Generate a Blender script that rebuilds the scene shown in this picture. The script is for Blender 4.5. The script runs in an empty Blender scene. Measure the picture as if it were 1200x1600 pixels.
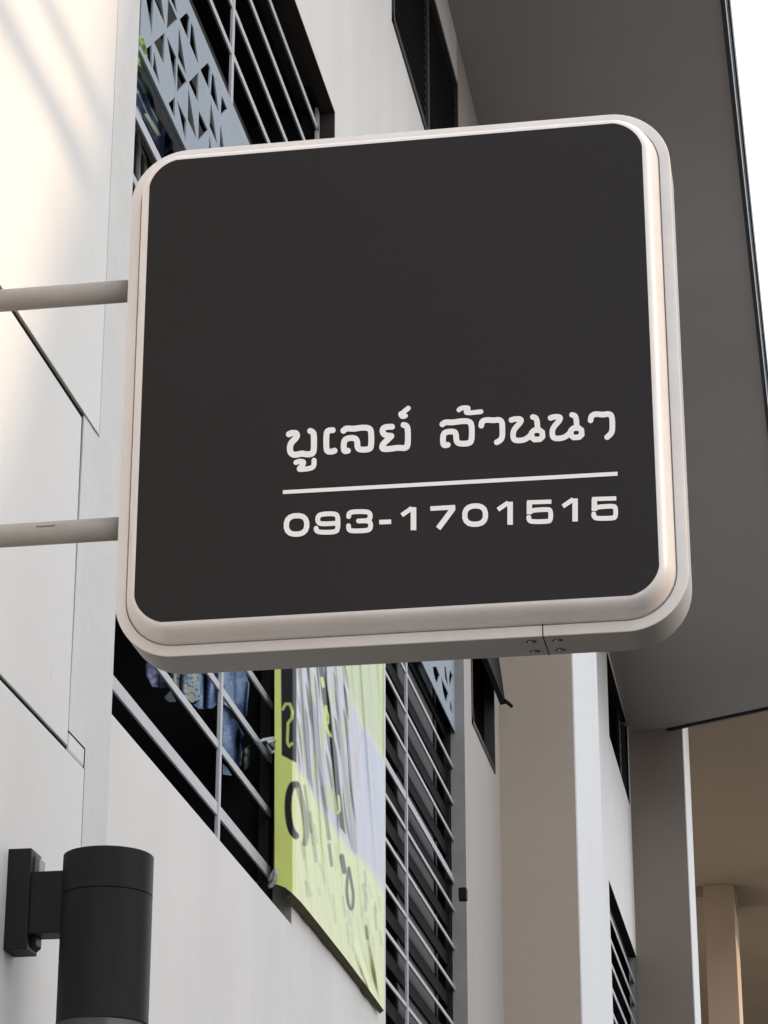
import bpy, bmesh, math, random
import numpy as np
from mathutils import Vector, Matrix
from mathutils.geometry import tessellate_polygon
from mathutils import noise as mnoise
random.seed(3)
R = math.radians
S = bpy.context.scene
COL = S.collection

# ------------------------------------------------------------------ camera
CAMZ = 1.6
F = math.sqrt(10300 * 1690)
_V = np.array([0, -10300, F]); _D = np.array([748, 1690, F])
ZH = _V / np.linalg.norm(_V); YH = _D / np.linalg.norm(_D); XH = np.cross(YH, ZH)
cam_d = bpy.data.cameras.new('camera'); cam = bpy.data.objects.new('camera', cam_d); COL.objects.link(cam)
S.camera = cam
cam_d.sensor_fit = 'VERTICAL'; cam_d.sensor_height = 36; cam_d.lens = F / 1600 * 36
cam_d.clip_start = 0.05; cam_d.clip_end = 2000
M = Matrix.Identity(4)
for i, h in enumerate((XH, YH, ZH)):          # world axis i seen in camera coordinates (right, down, forward)
    M[i][0] = h[0]; M[i][1] = -h[1]; M[i][2] = -h[2]
M[2][3] = CAMZ
cam.matrix_world = M

# survey helpers: a sight line of the photograph met with a real wall plane (x), a plane across the alley (y) or a level (z)
def ray(px, py):
    p = np.array([px - 600, py - 800, F]); return np.array([p @ XH, p @ YH, p @ ZH])
def onx(px, py, x):
    r = ray(px, py); r = r * (x / r[0]); return Vector((r[0], r[1], r[2] + CAMZ))
def ony(px, py, y):
    r = ray(px, py); r = r * (y / r[1]); return Vector((r[0], r[1], r[2] + CAMZ))

# ------------------------------------------------------------------ light
SUN_E, SUN_A = R(22), R(5)
world = bpy.data.worlds.new("World"); S.world = world; world.use_nodes = True
wn = world.node_tree.nodes; bg = wn['Background']
sky = wn.new('ShaderNodeTexSky'); sky.sky_type = 'NISHITA'; sky.sun_disc = False
sky.sun_elevation = SUN_E; sky.sun_rotation = R(90) - SUN_A
sky.air_density = 1.0; sky.dust_density = 3.5; sky.ozone_density = 0.8
mixs = wn.new('ShaderNodeMix'); mixs.data_type = 'RGBA'; mixs.inputs[0].default_value = .8   # thin bright haze over the whole sky
mixs.inputs[7].default_value = (8.6, 8.9, 9.4, 1)
world.node_tree.links.new(sky.outputs[0], mixs.inputs[6]); world.node_tree.links.new(mixs.outputs[2], bg.inputs[0]); bg.inputs[1].default_value = 0.15
sd = bpy.data.lights.new('sun', 'SUN'); sd.energy = 2.0; sd.angle = R(1.2); sd.color = (.80, .56, .34)
sun = bpy.data.objects.new('sun', sd); COL.objects.link(sun)
sdir = Vector((math.cos(SUN_E) * math.cos(SUN_A), math.cos(SUN_E) * math.sin(SUN_A), math.sin(SUN_E)))
sun.rotation_euler = sdir.to_track_quat('Z', 'Y').to_euler(); sun.location = (10, 0, 20)
S.view_settings.view_transform = 'Standard'; S.view_settings.look = 'None'
S.view_settings.gamma = 1; S.view_settings.use_curve_mapping = False
S.view_settings.exposure = 0.74
S.cycles.max_bounces = 10; S.cycles.diffuse_bounces = 6

# ------------------------------------------------------------------ materials
def mat(name, col, rough=.6, spec=.5, metal=0, bump=0, bscale=40, mott=0, mscale=2, streak=0, spots=0, coat=0, attr=None, detail=4):
    m = bpy.data.materials.new(name); m.use_nodes = True
    n = m.node_tree.nodes; l = m.node_tree.links; p = n['Principled BSDF']
    p.inputs['Base Color'].default_value = (*col, 1); p.inputs['Roughness'].default_value = rough
    p.inputs['Metallic'].default_value = metal; p.inputs['Specular IOR Level'].default_value = spec
    p.inputs['Coat Weight'].default_value = coat
    tc = n.new('ShaderNodeTexCoord')
    src = None
    if attr:
        a = n.new('ShaderNodeAttribute'); a.attribute_name = attr; src = a.outputs['Color']
        l.new(src, p.inputs['Base Color'])
    def mul(src, fac_sock, lo):
        mr = n.new('ShaderNodeMapRange'); mr.inputs[1].default_value = .3; mr.inputs[2].default_value = .7
        mr.inputs[3].default_value = lo; mr.inputs[4].default_value = 1.0
        l.new(fac_sock, mr.inputs[0])
        mx = n.new('ShaderNodeMix'); mx.data_type = 'RGBA'; mx.blend_type = 'MULTIPLY'; mx.inputs[0].default_value = 1
        if src is None: mx.inputs[6].default_value = (*col, 1)
        else: l.new(src, mx.inputs[6])
        cb = n.new('ShaderNodeCombineColor')
        for k in range(3): l.new(mr.outputs[0], cb.inputs[k])
        l.new(cb.outputs[0], mx.inputs[7]); l.new(mx.outputs[2], p.inputs['Base Color']); return mx.outputs[2]
    if mott:
        t = n.new('ShaderNodeTexNoise'); t.inputs['Scale'].default_value = mscale; t.inputs['Detail'].default_value = 6
        t.inputs['Roughness'].default_value = .65
        l.new(tc.outputs['Object'], t.inputs[0]); src = mul(src, t.outputs[0], 1 - mott)
        rr = n.new('ShaderNodeMapRange'); rr.inputs[3].default_value = rough - .08; rr.inputs[4].default_value = rough + .1
        l.new(t.outputs[0], rr.inputs[0]); l.new(rr.outputs[0], p.inputs['Roughness'])
    if streak:
        mp = n.new('ShaderNodeMapping'); mp.inputs['Scale'].default_value = (1.0, 1.0, .14)
        t = n.new('ShaderNodeTexNoise'); t.inputs['Scale'].default_value = 1.6; t.inputs['Detail'].default_value = 4
        l.new(tc.outputs['Object'], mp.inputs[0]); l.new(mp.outputs[0], t.inputs[0]); src = mul(src, t.outputs[0], 1 - streak)
    if spots:                                   # sparse scuffs and fixings, taller than wide
        mp = n.new('ShaderNodeMapping'); mp.inputs['Scale'].default_value = (9, 9, 3.2)
        t = n.new('ShaderNodeTexNoise'); t.inputs['Scale'].default_value = 1.3; t.inputs['Detail'].default_value = 5; t.inputs['Roughness'].default_value = .7
        l.new(tc.outputs['Object'], mp.inputs[0]); l.new(mp.outputs[0], t.inputs[0])
        iv = n.new('ShaderNodeMapRange'); iv.inputs[1].default_value = .66; iv.inputs[2].default_value = .78; iv.inputs[3].default_value = .7; iv.inputs[4].default_value = .3
        l.new(t.outputs[0], iv.inputs[0]); src = mul(src, iv.outputs[0], 1 - spots)
    if bump:
        t = n.new('ShaderNodeTexNoise'); t.inputs['Scale'].default_value = bscale; t.inputs['Detail'].default_value = detail
        b = n.new('ShaderNodeBump'); b.inputs['Strength'].default_value = bump; b.inputs['Distance'].default_value = .01
        l.new(tc.outputs['Object'], t.inputs[0]); l.new(t.outputs[0], b.inputs['Height']); l.new(b.outputs[0], p.inputs['Normal'])
    return m

m_wall = mat('white_plaster', (.80, .775, .745), .8, .3, bump=.12, bscale=14, mott=.07, mscale=1.3, streak=.10, spots=.22)
m_clad = mat('board_paint', (.73, .715, .69), .62, .35, bump=.05, bscale=9, mott=.05, mscale=2.2, streak=.09, spots=.24)
m_pier = mat('rough_render', (.70, .69, .67), .85, .3, bump=.2, bscale=22, mott=.08, mscale=4, streak=.10, spots=.28, detail=8)
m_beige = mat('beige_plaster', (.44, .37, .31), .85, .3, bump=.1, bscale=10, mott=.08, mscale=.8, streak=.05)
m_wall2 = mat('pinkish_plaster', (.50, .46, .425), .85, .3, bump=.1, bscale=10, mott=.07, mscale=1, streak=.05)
m_brown = mat('brown_plaster', (.27, .23, .20), .85, .25, bump=.1, bscale=10, mott=.08, mscale=.8, streak=.04)  # beige darkened to hold the second pier's deeper shade
m_white = mat('bright_white_paint', (.86, .86, .86), .7, .3, bump=.08, bscale=10, mott=.05, mscale=1.1, streak=.04)
m_soffit = mat('soffit_board', (.38, .36, .345), .85, .25, bump=.08, bscale=8, mott=.08, mscale=.5)
m_ceil = mat('ceiling_paint', (.33, .295, .245), .85, .25, bump=.08, bscale=8, mott=.1, mscale=.4)
m_fascia = mat('dark_fascia_metal', (.018, .02, .026), .45, .4, bump=.05)
m_alu = mat('pale_metal_strip', (.35, .37, .42), .4, .5, mott=.1, mscale=8)
m_dark = mat('dark_joint', (.012, .012, .012), .9, .05)
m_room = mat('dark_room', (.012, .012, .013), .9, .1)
m_roomb = mat('dark_brown_board', (.040, .033, .029), .8, .2, mott=.3, mscale=3)
m_bar = mat('galvanised_bar', (.46, .46, .475), .5, .5, metal=.1, mott=.15, mscale=25)
m_barD = mat('dark_frame_paint', (.016, .016, .017), .7, .15, mott=.2, mscale=12)
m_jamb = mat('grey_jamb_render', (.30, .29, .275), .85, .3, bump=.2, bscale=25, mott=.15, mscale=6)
m_curt = mat('grey_glass_curtain', (.075, .075, .072), .7, .15, mott=.2, mscale=3)
m_black = mat('black_louvre_paint', (.010, .010, .011), .7, .15)
m_blackl = mat('louvre_edge_paint', (.035, .035, .035), .6, .3)
m_lat = mat('blue_grey_sheet_metal', (.33, .385, .44), .6, .3, mott=.12, mscale=7, streak=.1)
m_case = mat('sign_return_aluminium', (.26, .26, .25), .5, .4, metal=.25, bump=.03, bscale=90, mott=.10, mscale=7)  # darker grey than the front flange
m_frame = mat('sign_frame_powder_coat', (.62, .60, .59), .42, .45, bump=.02, bscale=120, mott=.10, mscale=11, spots=.10)
m_rim = mat('sign_rim_acrylic', (.64, .625, .625), .32, .5, mott=.10, mscale=8, streak=.05)
m_panel = mat('black_sign_film', (.0135, .012, .0135), .42, .15, mott=.10, mscale=6, bump=.02, bscale=300)
m_print = mat('white_vinyl_print', (.72, .72, .73), .55, .35, mott=.04, mscale=20)
m_tube = mat('sign_arm_paint', (.33, .31, .29), .45, .45, mott=.2, mscale=13, bump=.04, bscale=60)
m_scr = mat('arm_scratch', (.14, .125, .115), .7, .2)
m_rivet = mat('rivet_metal', (.20, .19, .185), .4, .5, metal=.5)
m_lamp = mat('charcoal_powder_coat', (.0115, .0115, .013), .55, .22, bump=.06, bscale=350, mott=.15, mscale=9)
m_lampin = mat('lamp_reflector', (.40, .40, .41), .35, .5, metal=.6, mott=.2, mscale=30)
m_lampbev = mat('lamp_cut_metal', (.20, .20, .20), .45, .5, metal=.3)
m_glass = mat('lamp_glass', (.10, .10, .105), .12, .6)
m_ground = mat('asphalt_paving', (.12, .11, .10), .9, .3, bump=.2, bscale=5, mott=.2, mscale=.7)
m_opp = mat('opposite_render', (.50, .48, .45), .9, .2, mott=.1, mscale=.3)
m_cable = mat('black_cable_sheath', (.02, .02, .02), .6, .3)
m_rope = mat('white_cord', (.36, .37, .39), .8, .2, bump=.3, bscale=200)
m_green = mat('green_cloth', (.13, .24, .05), .85, .2, mott=.5, mscale=22)
m_navy = mat('navy_white_cloth', (1, 1, 1), .85, .2, attr='tint')
m_print_cloth = mat('laundry_cloth', (1, 1, 1), .85, .2, attr='tint', mott=.25, mscale=35)
m_banner = mat('vinyl_banner_print', (1, 1, 1), .5, .35, attr='tint', coat=0.0)
m_hem = mat('banner_back', (.10, .09, .05), .8, .2)
m_peach = mat('peach_column_paint', (.46, .37, .29), .8, .3, mott=.08, mscale=1, bump=.06, bscale=10)  # peach tint puts the warm sun glow into the column's colour

# ------------------------------------------------------------------ mesh helpers
def tag(o, label=None, cat=None, group=None, kind=None):
    if label: o['label'] = label
    if cat: o['category'] = cat
    if group: o['group'] = group
    if kind: o['kind'] = kind
    return o
def empty(name, loc, label, cat, group=None):
    o = bpy.data.objects.new(name, None); COL.objects.link(o); o.location = loc; o.empty_display_size = .1
    return tag(o, label, cat, group)
def link(name, me, m, parent=None):
    if m is not None and not me.materials: me.materials.append(m)
    o = bpy.data.objects.new(name, me); COL.objects.link(o)
    if parent is not None:
        o.parent = parent
        wl = Vector((0, 0, 0)) if parent.parent else Vector(parent.location)
        o.matrix_parent_inverse = Matrix.Translation(-wl)
    return o
class MB:
    def __init__(s): s.v = []; s.f = []; s.sm = []
    def poly(s, pts, smooth=False):
        b = len(s.v); s.v += [tuple(p) for p in pts]; s.f.append(tuple(range(b, b + len(pts)))); s.sm.append(smooth); return s
    def box(s, x0, x1, y0, y1, z0, z1):
        x0, x1 = sorted((x0, x1)); y0, y1 = sorted((y0, y1)); z0, z1 = sorted((z0, z1))
        b = len(s.v)
        s.v += [(x, y, z) for z in (z0, z1) for y in (y0, y1) for x in (x0, x1)]
        for q in ((0, 2, 3, 1), (4, 5, 7, 6), (0, 1, 5, 4), (2, 6, 7, 3), (0, 4, 6, 2), (1, 3, 7, 5)):
            s.f.append(tuple(b + i for i in q)); s.sm.append(False)
        return s
    def prism(s, pts, off):
        """closed prism: polygon pts moved by the vector off"""
        b = len(s.v); n = len(pts); off = Vector(off)
        s.v += [tuple(p) for p in pts] + [tuple(Vector(p) + off) for p in pts]
        s.f.append(tuple(range(b, b + n))); s.f.append(tuple(range(b + 2 * n - 1, b + n - 1, -1))); s.sm += [False] * 2
        for i in range(n):
            j = (i + 1) % n; s.f.append((b + i, b + n + i, b + n + j, b + j)); s.sm.append(False)
        return s
    def tube(s, pts, r, n=12, caps=True):
        pts = [Vector(p) for p in pts]; b0 = len(s.v)
        for i, p in enumerate(pts):
            t = (pts[min(i + 1, len(pts) - 1)] - pts[max(i - 1, 0)]).normalized()
            a = t.orthogonal().normalized() if i == 0 else (a - t * a.dot(t)).normalized()
            c = t.cross(a); rr = r[i] if isinstance(r, (list, tuple)) else r
            for k in range(n):
                w = 2 * math.pi * k / n; s.v.append(tuple(p + a * rr * math.cos(w) + c * rr * math.sin(w)))
        for i in range(len(pts) - 1):
            for k in range(n):
                k2 = (k + 1) % n
                s.f.append((b0 + i * n + k, b0 + i * n + k2, b0 + (i + 1) * n + k2, b0 + (i + 1) * n + k)); s.sm.append(True)
        if caps:
            s.f.append(tuple(b0 + k for k in range(n))[::-1]); s.sm.append(False)
            s.f.append(tuple(b0 + (len(pts) - 1) * n + k for k in range(n))); s.sm.append(False)
        return s
    def lathe(s, c, prof, n=64):
        """prof: (radius, z) list round a vertical axis at c"""
        b = len(s.v)
        for r_, z_ in prof:
            for k in range(n):
                w = 2 * math.pi * k / n; s.v.append((c[0] + r_ * math.cos(w), c[1] + r_ * math.sin(w), z_))
        for i in range(len(prof) - 1):
            for k in range(n):
                k2 = (k + 1) % n
                s.f.append((b + i * n + k, b + i * n + k2, b + (i + 1) * n + k2, b + (i + 1) * n + k)); s.sm.append(True)
        return s
    def build(s, name, m, parent=None, bevel=0, fix=True):
        me = bpy.data.meshes.new(name); me.from_pydata(s.v, [], s.f); me.update()
        bm = bmesh.new(); bm.from_mesh(me)
        if fix: bmesh.ops.remove_doubles(bm, verts=bm.verts, dist=1e-6); bmesh.ops.recalc_face_normals(bm, faces=bm.faces)
        for f, sm in zip(bm.faces, s.sm if len(bm.faces) == len(s.sm) else [False] * len(bm.faces)): f.smooth = sm
        if bevel:
            es = [e for e in bm.edges if len(e.link_faces) == 2 and e.calc_face_angle(0) > R(40)]
            bmesh.ops.bevel(bm, geom=es, offset=bevel, segments=2, profile=.6, affect='EDGES')
        bm.to_mesh(me); bm.free()
        o = link(name, me, m, parent)
        return o
def autosmooth(o, ang=35):
    me = o.data
    for p in me.polygons: p.use_smooth = True
    bm = bmesh.new(); bm.from_mesh(me)
    for e in bm.edges:
        if len(e.link_faces) == 2 and e.calc_face_angle(0) > R(ang): e.smooth = False
    bm.to_mesh(me); bm.free(); return o

def inside_poly(X, Y, P):
    """signed distance to polygon, negative inside"""
    d = np.full(X.shape, 1e18); ins = np.zeros(X.shape, bool); n = len(P)
    for i in range(n):
        x0, y0 = P[i]; x1, y1 = P[(i + 1) % n]
        ex, ey = x1 - x0, y1 - y0; t = np.clip(((X - x0) * ex + (Y - y0) * ey) / max(ex * ex + ey * ey, 1e-12), 0, 1)
        d = np.minimum(d, (X - x0 - t * ex) ** 2 + (Y - y0 - t * ey) ** 2)
        if y0 != y1:
            c = ((Y >= y0) != (Y >= y1)) & (X < (x1 - x0) * (Y - y0) / (y1 - y0) + x0); ins ^= c
    d = np.sqrt(d); return np.where(ins, -d, d)
def chaikin(p, k=2, closed=False):
    for _ in range(k):
        q = [] if closed else [p[0]]
        for i in range(len(p) if closed else len(p) - 1):
            a = p[i]; b = p[(i + 1) % len(p)]
            q += [(a[0] * .75 + b[0] * .25, a[1] * .75 + b[1] * .25), (a[0] * .25 + b[0] * .75, a[1] * .25 + b[1] * .75)]
        if not closed: q.append(p[-1])
        p = q
    return p
def stroke_sdf(X, Y, path, r, flat=False, closed=False):
    d = np.full(X.shape, 1e9); n = len(path)
    for i in range(n if closed else n - 1):
        x0, y0 = path[i]; x1, y1 = path[(i + 1) % n]
        ex, ey = x1 - x0, y1 - y0; L = math.hypot(ex, ey)
        if L < 1e-9: continue
        u = ((X - x0) * ex + (Y - y0) * ey) / L; v = np.abs((X - x0) * ey - (Y - y0) * ex) / L
        t = np.clip(u, 0, L)
        cap = np.hypot(u - t, v) - r
        if flat and not closed:
            cut = np.full(X.shape, -1e9)
            if i == 0: cut = np.maximum(cut, -u)
            if i == n - 2: cut = np.maximum(cut, u - L)
            cap = np.maximum(cap, cut)
        d = np.minimum(d, cap)
    return d
def march(sdf, x0, y0, x1, y1, h, place, fine=False):
    """fill the region sdf<0 with polygons; place((n,2) array) -> list of 3D points"""
    nx = int((x1 - x0) / h) + 2; ny = int((y1 - y0) / h) + 2
    gx = x0 + np.arange(nx) * h; gy = y0 + np.arange(ny) * h
    X, Y = np.meshgrid(gx, gy); D = sdf(X, Y); I = D < 0
    verts = []; vid = {}; faces = []
    def vert(k, x, y):
        if k not in vid: vid[k] = len(verts); verts.append((x, y))
        return vid[k]
    for j in range(ny - 1):
        run = None
        for i in range(nx):
            full = i < nx - 1 and I[j, i] and I[j, i + 1] and I[j + 1, i] and I[j + 1, i + 1]
            if full and fine:
                faces.append([vert((a, b), gx[a], gy[b]) for a, b in ((i, j), (i + 1, j), (i + 1, j + 1), (i, j + 1))]); continue
            if full:
                if run is None: run = i
                continue
            if run is not None:
                faces.append([vert((a, b), gx[a], gy[b]) for a, b in ((run, j), (i, j), (i, j + 1), (run, j + 1))]); run = None
            if i >= nx - 1: continue
            cs = [(i, j), (i + 1, j), (i + 1, j + 1), (i, j + 1)]
            ins = [I[b, a] for a, b in cs]
            if not any(ins): continue
            poly = []
            for k in range(4):
                a = cs[k]; b = cs[(k + 1) % 4]
                if ins[k]: poly.append(vert(a, gx[a[0]], gy[a[1]]))
                if ins[k] != ins[(k + 1) % 4]:
                    da = D[a[1], a[0]]; db = D[b[1], b[0]]; t = da / (da - db)
                    key = ('e',) + tuple(sorted((a, b)))
                    poly.append(vert(key, gx[a[0]] + t * (gx[b[0]] - gx[a[0]]), gy[a[1]] + t * (gy[b[1]] - gy[a[1]])))
            if len(poly) > 2: faces.append(poly)
    A = np.array(verts)
    return A, [tuple(place(x, y)) for x, y in verts], faces

# ================================================================== ground
g = MB().poly([(-300, -300, 0), (300, -300, 0), (300, 300, 0), (-300, 300, 0)]).build('ground', m_ground); tag(g, kind='structure')

# ================================================================== building
WX = -2.0                               # facade plane
B = empty('apartment_building', (WX, 7, 0), 'white apartment building along the alley with piers, barred windows and a deep grey eave', 'building')
CZ = CAMZ
Y_PIER = 7.18
def facade(name, y0, y1, z0, z1, holes, m, x=WX, depth=.085, back=.30, parent=B):
    """wall sheet with rectangular openings (y0,y1,z0,z1) and their returns"""
    ys = sorted({y0, y1, *[v for h in holes for v in h[:2]]}); zs = sorted({z0, z1, *[v for h in holes for v in h[2:]]})
    mb = MB()
    for a, b in zip(ys, ys[1:]):
        for c, d in zip(zs, zs[1:]):
            cy, cz = (a + b) / 2, (c + d) / 2
            if any(h[0] < cy < h[1] and h[2] < cz < h[3] for h in holes): continue
            mb.poly([(x, a, c), (x, b, c), (x, b, d), (x, a, d)])
    for h in holes:
        a, b, c, d = h
        for q in (((a, c), (b, c)), ((b, c), (b, d)), ((b, d), (a, d)), ((a, d), (a, c))):
            (ya, za), (yb, zb) = q
            mb.poly([(x, ya, za), (x, yb, zb), (x - depth, yb, zb), (x - depth, ya, za)])
    return mb.build(name, m, parent)

# openings measured on the facade plane
zs1 = onx(313, 1278, WX)[2]                                        # sill of the lower barred opening
h_low = (Y_PIER - .6, onx(456, 1400, WX)[1], zs1, CZ + 3.85)
h_up = (Y_PIER - .9, onx(523.5, 190, WX)[1], CZ + 4.02, CZ + 6.395)
h_w2 = (onx(602.5, 1590, WX)[1], onx(728, 1300, WX)[1], CZ + .2, CZ + 6.2)
h_lv = (onx(612, 40, WX)[1], onx(713, 150, WX)[1], CZ + 7.93, CZ + 9.08)
h_w3 = (onx(737, 1130, WX)[1], onx(773, 1209, WX)[1], CZ + 4.86, CZ + 5.9)
h_w4 = (onx(951, 1120, WX)[1], onx(981.5, 1180, WX)[1], CZ + 8.06, CZ + 9.0)
h_w4 = (h_w4[0], h_w4[1], CZ + 8.06, CZ + 8.99)
h_w5 = (onx(953, 1430, WX)[1], onx(997, 1550, WX)[1], CZ + .5, CZ + 6.41)
Y_P1a = 16.62; Y_BR = 28.75
YS = h_w2[1]
facade('wall', Y_PIER - .9, YS, 0, CZ + 10.2, [h_low, h_up, h_w2, h_lv], m_wall)
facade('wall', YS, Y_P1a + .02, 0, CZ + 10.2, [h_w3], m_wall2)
facade('wall', Y_P1a + .02, Y_BR + 2.0, 0, CZ + 10.2, [h_w4, h_w5], m_white)
# skin on the returns, its grey painted in for the recess shade (2 mm proud)
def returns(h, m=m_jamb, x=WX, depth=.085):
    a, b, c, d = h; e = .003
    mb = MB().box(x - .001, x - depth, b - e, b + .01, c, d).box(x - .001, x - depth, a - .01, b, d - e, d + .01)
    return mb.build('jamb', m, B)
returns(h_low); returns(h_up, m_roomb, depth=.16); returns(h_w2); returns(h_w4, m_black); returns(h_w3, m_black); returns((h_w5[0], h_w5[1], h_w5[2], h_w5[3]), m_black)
# dark rooms behind the openings
def room(h, m=m_room, d0=.085, d1=2.2):
    a, b, c, d = h; a -= .3; c -= .05
    mb = MB(); x0, x1 = WX - d0 - .0005, WX - d1
    mb.poly([(x1, a, c), (x1, b, c), (x1, b, d), (x1, a, d)])
    mb.poly([(x0, a, d), (x0, b, d), (x1, b, d), (x1, a, d)]); mb.poly([(x0, a, c), (x0, b, c), (x1, b, c), (x1, a, c)])
    mb.poly([(x0, b, c), (x0, b, d), (x1, b, d), (x1, b, c)]); mb.poly([(x0, a, c), (x0, a, d), (x1, a, d), (x1, a, c)])
    return mb.build('room_interior', m, B, fix=False)
for h in (h_low, h_up): room(h)
room(h_w2, d1=.5); room(h_lv, d1=.4); room(h_w3, d1=.5); room(h_w4, d1=.5); room(h_w5, d1=.5)

# ---- roof mass above / behind, so that light does not leak
MB().box(WX - 8, WX - 2.3, -4, 45, 0, CZ + 10.2).build('rear_block', m_wall, B)
MB().box(WX - 2.3, WX - .02, -4, Y_BR + 2, CZ + 10.2, CZ + 10.4).build('roof', m_soffit, B)

# ---- near pier: rendered strip and three overlapping cladding boards with dark joints
PX = WX + .015
zA = onx(64, 538, PX + .01)[2]; zB = onx(100, 1160, PX + .01)[2]
YA = onx(168, 340, PX)[1]; YB2 = onx(117, 900, PX)[1]; YC = onx(128, 1250, PX)[1]; YP = onx(196.5, 560, PX)[1]
MB().box(WX - .3, PX - .0045, -4, YP - .01, 0, CZ + 10.2).build('pier_core', m_dark, B)
gap = .017
MB().box(PX - .034, PX, YA + gap, YP, zA, CZ + 10.2).prism([(PX, YB2 + .020, zA), (PX, YP, zA), (PX, YP, zB), (PX, YB2 + .009, zB)], (-.034, 0, 0)) \
    .box(PX - .034, PX, YC + gap, YP, 0, zB).build('rendered_strip', m_pier, B)
MB().box(PX - .03, PX + .004, -4, YA, zA + .003, CZ + 10.2).build('cladding_panel', m_clad, B, bevel=.002)
MB().prism([(PX + .002, -4, zB + .010), (PX + .002, YB2 - .002, zB + .010), (PX + .002, YB2 - .010, zA - .020), (PX + .002, -4, zA - .007)], (-.032, 0, 0)).build('cladding_panel', m_clad, B, bevel=.002)
MB().box(PX - .03, PX + .003, -4, YC, 0, zB - .006).build('cladding_panel', m_clad, B, bevel=.002)
# small lapped sliver of board where the lower joint steps
MB().box(PX - .03, PX + .001, YB2 + .01, YC - .002, zB + .006, zB + .05).build('cladding_panel', m_clad, B, bevel=.001)
for (a, b, c, d) in ((YB2 + .0, YC + .006, zB + .05, zB + .055), (YC - .001, YC + .006, zB, zB + .054)):
    MB().box(PX - .03, PX + .0015, a, b, c, d).build('joint_shadow_gap', m_dark, B)

# ---- far piers projecting from the facade, under the eave
x1 = ony(903, 1300, Y_P1a)[0]
Y_P1b = onx(939, 1250, x1)[1]
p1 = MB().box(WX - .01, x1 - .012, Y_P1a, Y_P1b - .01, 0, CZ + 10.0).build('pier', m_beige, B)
MB().box(x1 - .012, x1, Y_P1a + .001, Y_P1b, 0, CZ + 10.0).build('pier_facing', m_white, B, bevel=.003)  # outer side coloured white to carry the brightness of the open sky
x2 = ony(1076, 1350, Y_BR)[0]
Y_P2b = onx(1084.5, 1350, x2)[1]
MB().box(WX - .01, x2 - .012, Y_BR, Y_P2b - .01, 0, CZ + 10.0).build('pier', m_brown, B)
MB().box(x2 - .012, x2, Y_BR + .001, Y_P2b, 0, CZ + 10.0).build('pier_facing', m_white, B, bevel=.003)  # skylight put into the white of this side too

# ---- eave: sloped grey soffit with dark metal fascia
def sz(y): return CZ + 9.5 - .0354 * (y - 14)
def sx(y): return -.27 + .012 * (y - 15)
yN = 8.0
corn = [(WX - .05, yN), (sx(yN), yN), (sx(28.05), 28.05), (WX - .05, 28.98)]
pts = [Vector((x, y, sz(y))) for x, y in corn]
MB().prism(pts, (0, 0, .5)).build('soffit', m_soffit, B)
def fascia(dz0, dz1, off0, off1, m, name):
    pts = [Vector((sx(yN) + off0, yN, sz(yN) + dz0)), Vector((sx(yN) + off1, yN, sz(yN) + dz0)),
           Vector((sx(yN) + off1, yN, sz(yN) + dz1)), Vector((sx(yN) + off0, yN, sz(yN) + dz1))]
    d = Vector((sx(28.05) - sx(yN), 28.05 - yN, sz(28.05) - sz(yN)))
    return MB().prism(pts, d).build(name, m, B)
fascia(-.02, .20, .001, .030, m_fascia, 'fascia_board')
fascia(.20, .235, .0, .036, m_alu, 'drip_strip')
fascia(.235, .47, .001, .050, m_fascia, 'fascia_board')
for k in range(7):                                  # butt joints in the strip
    y = 10 + 2.6 * k
    MB().box(sx(y) + .030, sx(y) + .0365, y, y + .035, sz(y) + .195, sz(y) + .24).build('joint_clip', m_fascia, B)
e0 = Vector((sx(28.05), 28.05, sz(28.05))); e1 = Vector((WX, 28.95, sz(28.95)))
MB().prism([e0 + Vector((0, .002, -.03)), e1 + Vector((0, .002, -.03)), e1 + Vector((0, .05, -.03)), e0 + Vector((0, .05, -.03))], (0, 0, .6)).build('end_trim', m_fascia, B)

# ---- covered walkway beyond
ZC = CZ + 10.03
MB().box(-7, .62, 29.06, 62, ZC, ZC + .5).build('walkway_ceiling', m_ceil, B)
MB().box(-7, 3.0, 58, 58.3, 0, ZC).build('end_wall', m_ceil, B)
MB().box(-7.2, -7, 29, 62, 0, ZC).build('side_wall', m_ceil, B)
YK = 40.2
cx0 = ony(1101, 1450, YK)[0]; cx1 = ony(1149, 1450, YK)[0]
yc1 = onx(1164, 1500, cx1)[1]
MB().box(cx0, cx1, YK, min(yc1, YK + 1.6), 0, ZC).build('column', m_peach, B, bevel=.01)
bm_ = MB().box(-7, cx1 + .02, YK + .1, YK + 1.4, ZC - .16, ZC).build('ceiling_beam', m_ceil, B)

# ================================================================== window furniture
GX = WX - .07                            # plane of the grilles
def rail(y0, y1, z, t, m, parent, name='bar', x=GX, d=.009):
    return MB().box(x - d, x, y0, y1, z - t / 2, z + t / 2).build(name, m, parent, bevel=.002)
def upright(y, z0, z1, w, m, parent, name='bar', x=GX, d=.02):
    return MB().box(x - d, x, y - w / 2, y + w / 2, z0, z1).build(name, m, parent, bevel=.002)
def zat(px, py): return onx(px, py, GX)[2]
def yat(px, py): return onx(px, py, GX)[1]

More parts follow.
